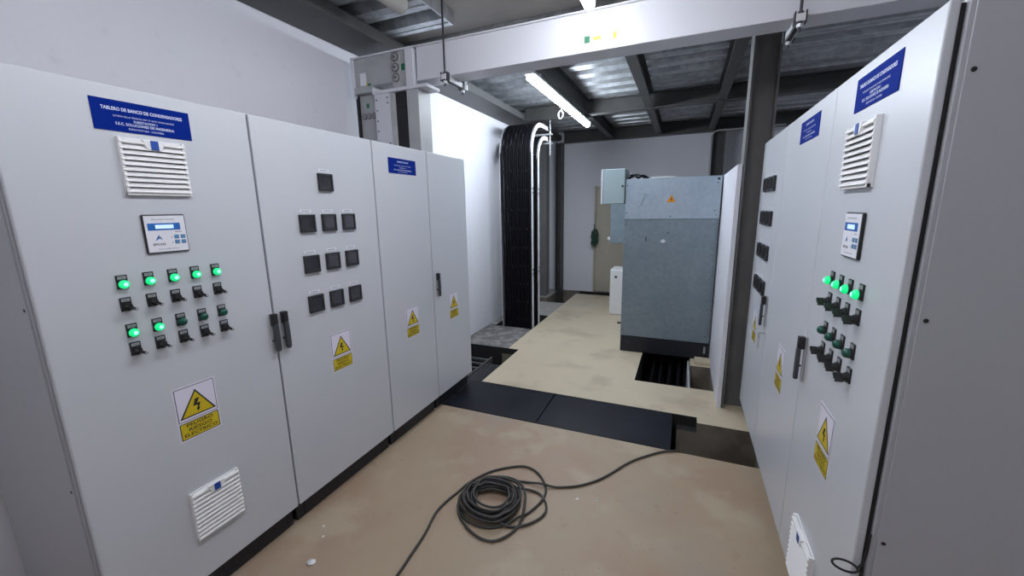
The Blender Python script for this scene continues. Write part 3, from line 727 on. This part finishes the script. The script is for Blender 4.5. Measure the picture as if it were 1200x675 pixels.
def scuff(b, pts, w, k, y=-.0012):
    vs = []; n = len(pts)
    for i, p in enumerate(pts):
        a = pts[max(i-1, 0)]; c = pts[min(i+1, n-1)]; d_ = Vector((c[0]-a[0], c[1]-a[1])).normalized(); ww = w*(1-.8*abs(2*i/(n-1)-1))
        vs += [(p[0]-d_.y*ww, y, p[1]+d_.x*ww), (p[0]+d_.y*ww, y, p[1]-d_.x*ww)]
    b.add(vs, [(2*i, 2*i+2, 2*i+3, 2*i+1) for i in range(n-1)], k)
b = MB()
scuff(b, [(-.275, 1.885), (-.285, 1.85), (-.31, 1.79), (-.325, 1.75)], .004, 'charcoal')
scuff(b, [(-.315, 1.69), (-.325, 1.655)], .003, 'charcoal'); scuff(b, [(-.28, 1.89), (-.255, 1.875)], .010, 'charcoal'); scuff(b, [(-.40, 1.94), (-.38, 1.935)], .008, 'labelgrey')
scuff(b, [(-.245, 1.42), (-.247, 1.38), (-.243, 1.35)], .009, 'charcoal'); scuff(b, [(-.26, 1.32), (-.24, 1.315)], .007, 'charcoal')
scuff(b, [(-.09, 1.36), (-.06, 1.365), (-.03, 1.36)], .022, 'label'); scuff(b, [(-.04, 1.37), (-.01, 1.355)], .008, 'ink')
scuff(b, [(-.02, 1.56), (0, 1.555)], .007, 'charcoal'); scuff(b, [(-.03, 1.45), (-.01, 1.46), (0, 1.45)], .008, 'charcoal'); scuff(b, [(.43, 1.22), (.45, 1.22)], .008, 'ink'); scuff(b, [(-.34, 1.33), (-.335, 1.335)], .006, 'ink')
scuff(b, [(.19, 1.95), (.20, 1.955)], .006, 'charcoal'); scuff(b, [(.45, 1.66), (.47, 1.64)], .008, 'ink')
b.build('scuff_marks', t)
b = MB(); b.add([(-.047, -.0012, 1.795), (.047, -.0012, 1.795), (0, -.0012, 1.878)], [(0,1,2)], 'orange'); bx = [(0,17),(4,17),(1.5,10.5),(5,10.5),(-.5,0),(.8,8),(-2.5,8)]
b.add([(p[0]*.0028, -.0016, 1.80+p[1]*.0028) for p in bx], [(0,1,2),(0,2,6),(2,3,5),(2,5,6),(3,4,5)], 'ink'); b.build('warning_triangle', t)
b = MB(); b.box(W2-.055, W2-.035, .001, .004, .08, .16, 'labelgrey'); b.build('plinth_tag', t)
b = MB(); b.box(-.23, .02, .10, .5, 2.065, 2.085, 'white'); b.build('top_cover', t)
b = MB(); b.tube(spline([(-.49, .25, 2.09), (-.42, .2, 2.115), (-.38, .18, 2.085), (-.33, .2, 2.11), (-.27, .24, 2.078)], 6), .012, 'cable', 8); b.tube(spline([(-.49, .35, 2.13), (-.40, .32, 2.13), (-.30, .30, 2.08)], 6), .010, 'cable', 8); b.build('cable_lead', t)
b = MB(); b.box(-W2-.045, -W2+.002, .03, .045, .335, .355, 'ink'); b.build('side_bolt', t)

t = empty('junction_box', (-.785, 4.86, 1.788), 0, 'pale grey metal box fixed high on the side of the galvanised enclosure', 'box')
b = MB(); b.box(-.13, .138, .012, .36, 0, .395, 'jbox'); b.build('body', t, .004, 1)
b = MB(); b.box(-.108, .136, 0, .012, .004, .391, 'jbox'); b.box(-.134, -.112, 0, .012, .0, .395, 'duct'); b.build('cover', t, .003, 1)
b = MB(); b.cyl((.112, 0, .20), (.112, -.008, .20), .012, 'black', 12); b.build('latch', t)

t = empty('disconnect_cabinet', (-.835, 5.70, 1.256), 0, 'flat grey metal cabinet on the enclosure side, under the pale box', 'cabinet')
b = MB(); b.box(-.103, .19, .015, .30, 0, .545, 'trafo'); b.build('body', t, .004, 1)
b = MB(); b.box(-.100, .19, 0, .015, .005, .54, 'trafo'); b.build('door', t, .003, 1)
b = MB(); b.cyl((-.115, -.0, .07), (-.115, .02, .07), .022, 'white', 12); b.cyl((-.118, .01, .07), (-.10, .01, .07), .008, 'white', 8); b.build('knob', t)

t = empty('white_box', (-.86, 6.58, 0), 0, 'small white metal cabinet standing on the floor between the far door and the enclosure', 'box')
b = MB(); b.box(-.20, .20, .012, .42, .0, .755, 'white'); b.build('body', t, .008, 2)
b = MB(); b.box(-.19, .19, 0, .012, .012, .742, 'white'); b.build('door', t, .004, 1)
b = MB(); b.box(-.125, -.085, -.012, 0, .62, .655, 'charcoal'); b.build('latch', t, .003, 1)

# white sheet beside the steel column
b = MB(); b.box(.362, .396, 3.70, 5.05, .0, 2.065, 'whitepanel'); b.box(.396, .40, 3.72, 3.76, 0, 2.06, 'jbox')
tag(b.build('partition_sheet', None, .003), 'tall white sheet standing on edge beside the steel column', 'panel')

# conduit on the far right column
b = MB(); b.tube(spline([(.345, 7.92, 0.0), (.345, 7.92, 1.5), (.345, 7.92, 2.75), (.355, 7.92, 2.92), (.42, 7.92, 2.985), (.6, 7.92, 2.99), (1.4, 7.92, 3.0)], 8), .012, 'ductgrey', 8)
tag(b.build('conduit'), 'thin grey conduit bending over the dark column at the far wall', 'conduit')

# ------------------------------------------------------------------ coiled cable on the floor
P = [(-1.16, .70), (-1.175, 1.0), (-1.181, 1.281), (-1.191, 1.40), (-1.205, 1.55), (-1.236, 1.70), (-1.228, 1.81), (-1.207, 1.901), (-1.182, 2.01), (-1.116, 2.14), (-1.038, 2.222), (-.929, 2.292), (-.842, 2.288), (-.767, 2.235), (-.712, 2.16), (-.690, 2.084), (-.698, 2.001), (-.735, 1.90)]
pts = [(x, y, .009) for x, y in P]
rnd = random.Random(4)
inner = [(-1.06, 1.854), (-1.073, 1.944), (-1.012, 1.985), (-.921, 1.997), (-.865, 1.947), (-.852, 1.877), (-.891, 1.818), (-.966, 1.802)]
outer = [(-1.137, 1.80), (-1.165, 1.93), (-1.09, 2.03), (-.973, 2.082), (-.851, 2.045), (-.80, 1.96), (-.80, 1.848), (-.845, 1.76), (-.914, 1.715), (-1.033, 1.722)]
LR = [(-1.10, 1.96), (-1.04, 2.05), (-.973, 2.087), (-.893, 2.066), (-.844, 2.061), (-.787, 2.088), (-.712, 2.072), (-.655, 2.001), (-.643, 1.932), (-.671, 1.864), (-.73, 1.80), (-.803, 1.765), (-.889, 1.757), (-1.0, 1.77), (-1.09, 1.82)]
LB = [(-1.14, 1.90), (-1.10, 2.01), (-1.02, 2.08), (-.922, 2.10), (-.834, 2.062), (-.774, 1.968), (-.753, 1.873), (-.754, 1.771), (-.793, 1.685), (-.856, 1.636), (-.943, 1.644), (-1.031, 1.686), (-1.116, 1.757), (-1.145, 1.835)]
def start_at(L, p):
    """rotate a closed clockwise list so that it starts near p"""
    i = min(range(len(L)), key=lambda j: abs(math.atan2(L[j][1]-1.90, L[j][0]+.965) - p)); return L[i:]+L[:i]
def resample(L, n):
    d = spline([(x, y, 0) for x, y in L], 12, True); return [(d[int(k*len(d)/n)].x, d[int(k*len(d)/n)].y) for k in range(n)]
pts += [(-.775, 1.835, .020), (-.825, 1.765, .012), (-.914, 1.715, .009), (-1.033, 1.722, .009), (-1.13, 1.80, .009), (-1.162, 1.90, .009)]
order = [.95, .2, .55, 'R', .75, .05, .4, .9, .15, 'B', .65, .3, .85, .0, .5]
cur = 2.45; N = 14
for li, q in enumerate(order):
    if q == 'R': L = resample(start_at(LR, cur), N+4)
    elif q == 'B': L = resample(start_at(LB, cur), N+4)
    else:
        A = resample(start_at(inner, cur), N); B = resample(start_at(outer, cur), N); jx, jy = rnd.uniform(-.015, .015), rnd.uniform(-.012, .012)
        L = [(a[0]*(1-q)+c[0]*q+jx+rnd.uniform(-.004, .004), a[1]*(1-q)+c[1]*q+jy+rnd.uniform(-.004, .004)) for a, c in zip(A, B)]
    for (X, Y) in L:
        inb = math.hypot(X+.96, (Y-1.90)) < .21
        pts.append((X, Y, .009 + (.0042*li + rnd.uniform(0, .004) if inb else .001)))
pts += [(-1.10, 2.035, .030), (-1.02, 2.098, .014), (-.93, 2.132, .010), (-.833, 2.152, .009), (-.735, 2.158, .021), (-.66, 2.172, .010), (-.604, 2.193, .009), (-.507, 2.249, .009), (-.416, 2.338, .009), (-.345, 2.44, .009), (-.283, 2.552, .009), (-.211, 2.655, .009), (-.131, 2.74, .009), (-.049, 2.815, .010), (.036, 2.862, .010), (.075, 2.885, -.01), (.09, 2.90, -.10), (.10, 2.91, -.25), (.12, 2.95, -.38), (.2, 3.0, -.411), (.34, 3.05, -.411)]
b = MB(); b.tube(spline(pts, 6), .0072, 'cable_old', 8)
tag(b.build('extension_cable'), 'dark grey cable coiled on the floor, running to the open trench', 'cable')

# scraps on the floor
def scrap(x, y, s, k, label):
    b = MB(); vs = [(0, 0, .012*s/.03)]; n = 9
    for i in range(n):
        a = i*6.283/n; r = s*random.uniform(.55, 1.); vs.append((r*math.cos(a), r*.7*math.sin(a), .001+random.uniform(0, .006)*s/.03))
    b.add(vs, [(0, 1+i, 1+(i+1) % n) for i in range(n)], k)
    b.add([(v[0], v[1], 0) for v in vs[1:]], [tuple(range(n))], k)
    o = b.build('scrap', loc=(x, y, .0015)); return tag(o, label, 'scrap')
scrap(-1.640, 1.185, .034, 'zinc', 'crumpled silvery scrap on the floor near the left plinth')
scrap(-1.775, 1.385, .010, 'white', 'tiny white paint chip by the left plinth, nearer the doors of the lamp cabinet')
scrap(-1.72, 1.33, .009, 'white', 'tiny white chip between the crumpled scrap and the left plinth')
scrap(-.497, 2.13, .012, 'white', 'small white chip on the floor right of the coiled cable')
scrap(-.385, 2.16, .009, 'label', 'faint pale chip on the floor further right of the coil than the white one')

# ------------------------------------------------------------------ camera, world, colour
yaw, pitch, roll, f = 0.403351, 0.194773, 0.016362, 469.42
cy_, sy_ = math.cos(yaw), math.sin(yaw); cp, sp = math.cos(pitch), math.sin(pitch)
fwd = Vector((-sy_*cp, cy_*cp, -sp)); right = Vector((cy_, sy_, 0)); down = fwd.cross(right)
r2 = right*math.cos(roll) + down*math.sin(roll); d2 = -right*math.sin(roll) + down*math.cos(roll)
m = Matrix((r2, -d2, -fwd)).transposed().to_4x4(); m.translation = (0, 0, 1.75)
cam = bpy.data.cameras.new('camera'); co = bpy.data.objects.new('camera', cam); COL.objects.link(co)
co.matrix_world = m; cam.sensor_width = 36; cam.lens = f/1200*36; cam.clip_start = .02; S.camera = co
w = bpy.data.worlds.new('world'); S.world = w; w.use_nodes = True
w.node_tree.nodes['Background'].inputs[0].default_value = (.5, .55, .65, 1); w.node_tree.nodes['Background'].inputs[1].default_value = .05
S.view_settings.view_transform = 'Standard'; S.view_settings.look = 'None'; S.view_settings.gamma = 1; S.view_settings.use_curve_mapping = False
S.view_settings.exposure = .43
S.cycles.max_bounces = 10; S.cycles.diffuse_bounces = 6; S.cycles.glossy_bounces = 4
S.cycles.use_denoising = True
S.cycles.sample_clamp_indirect = 8
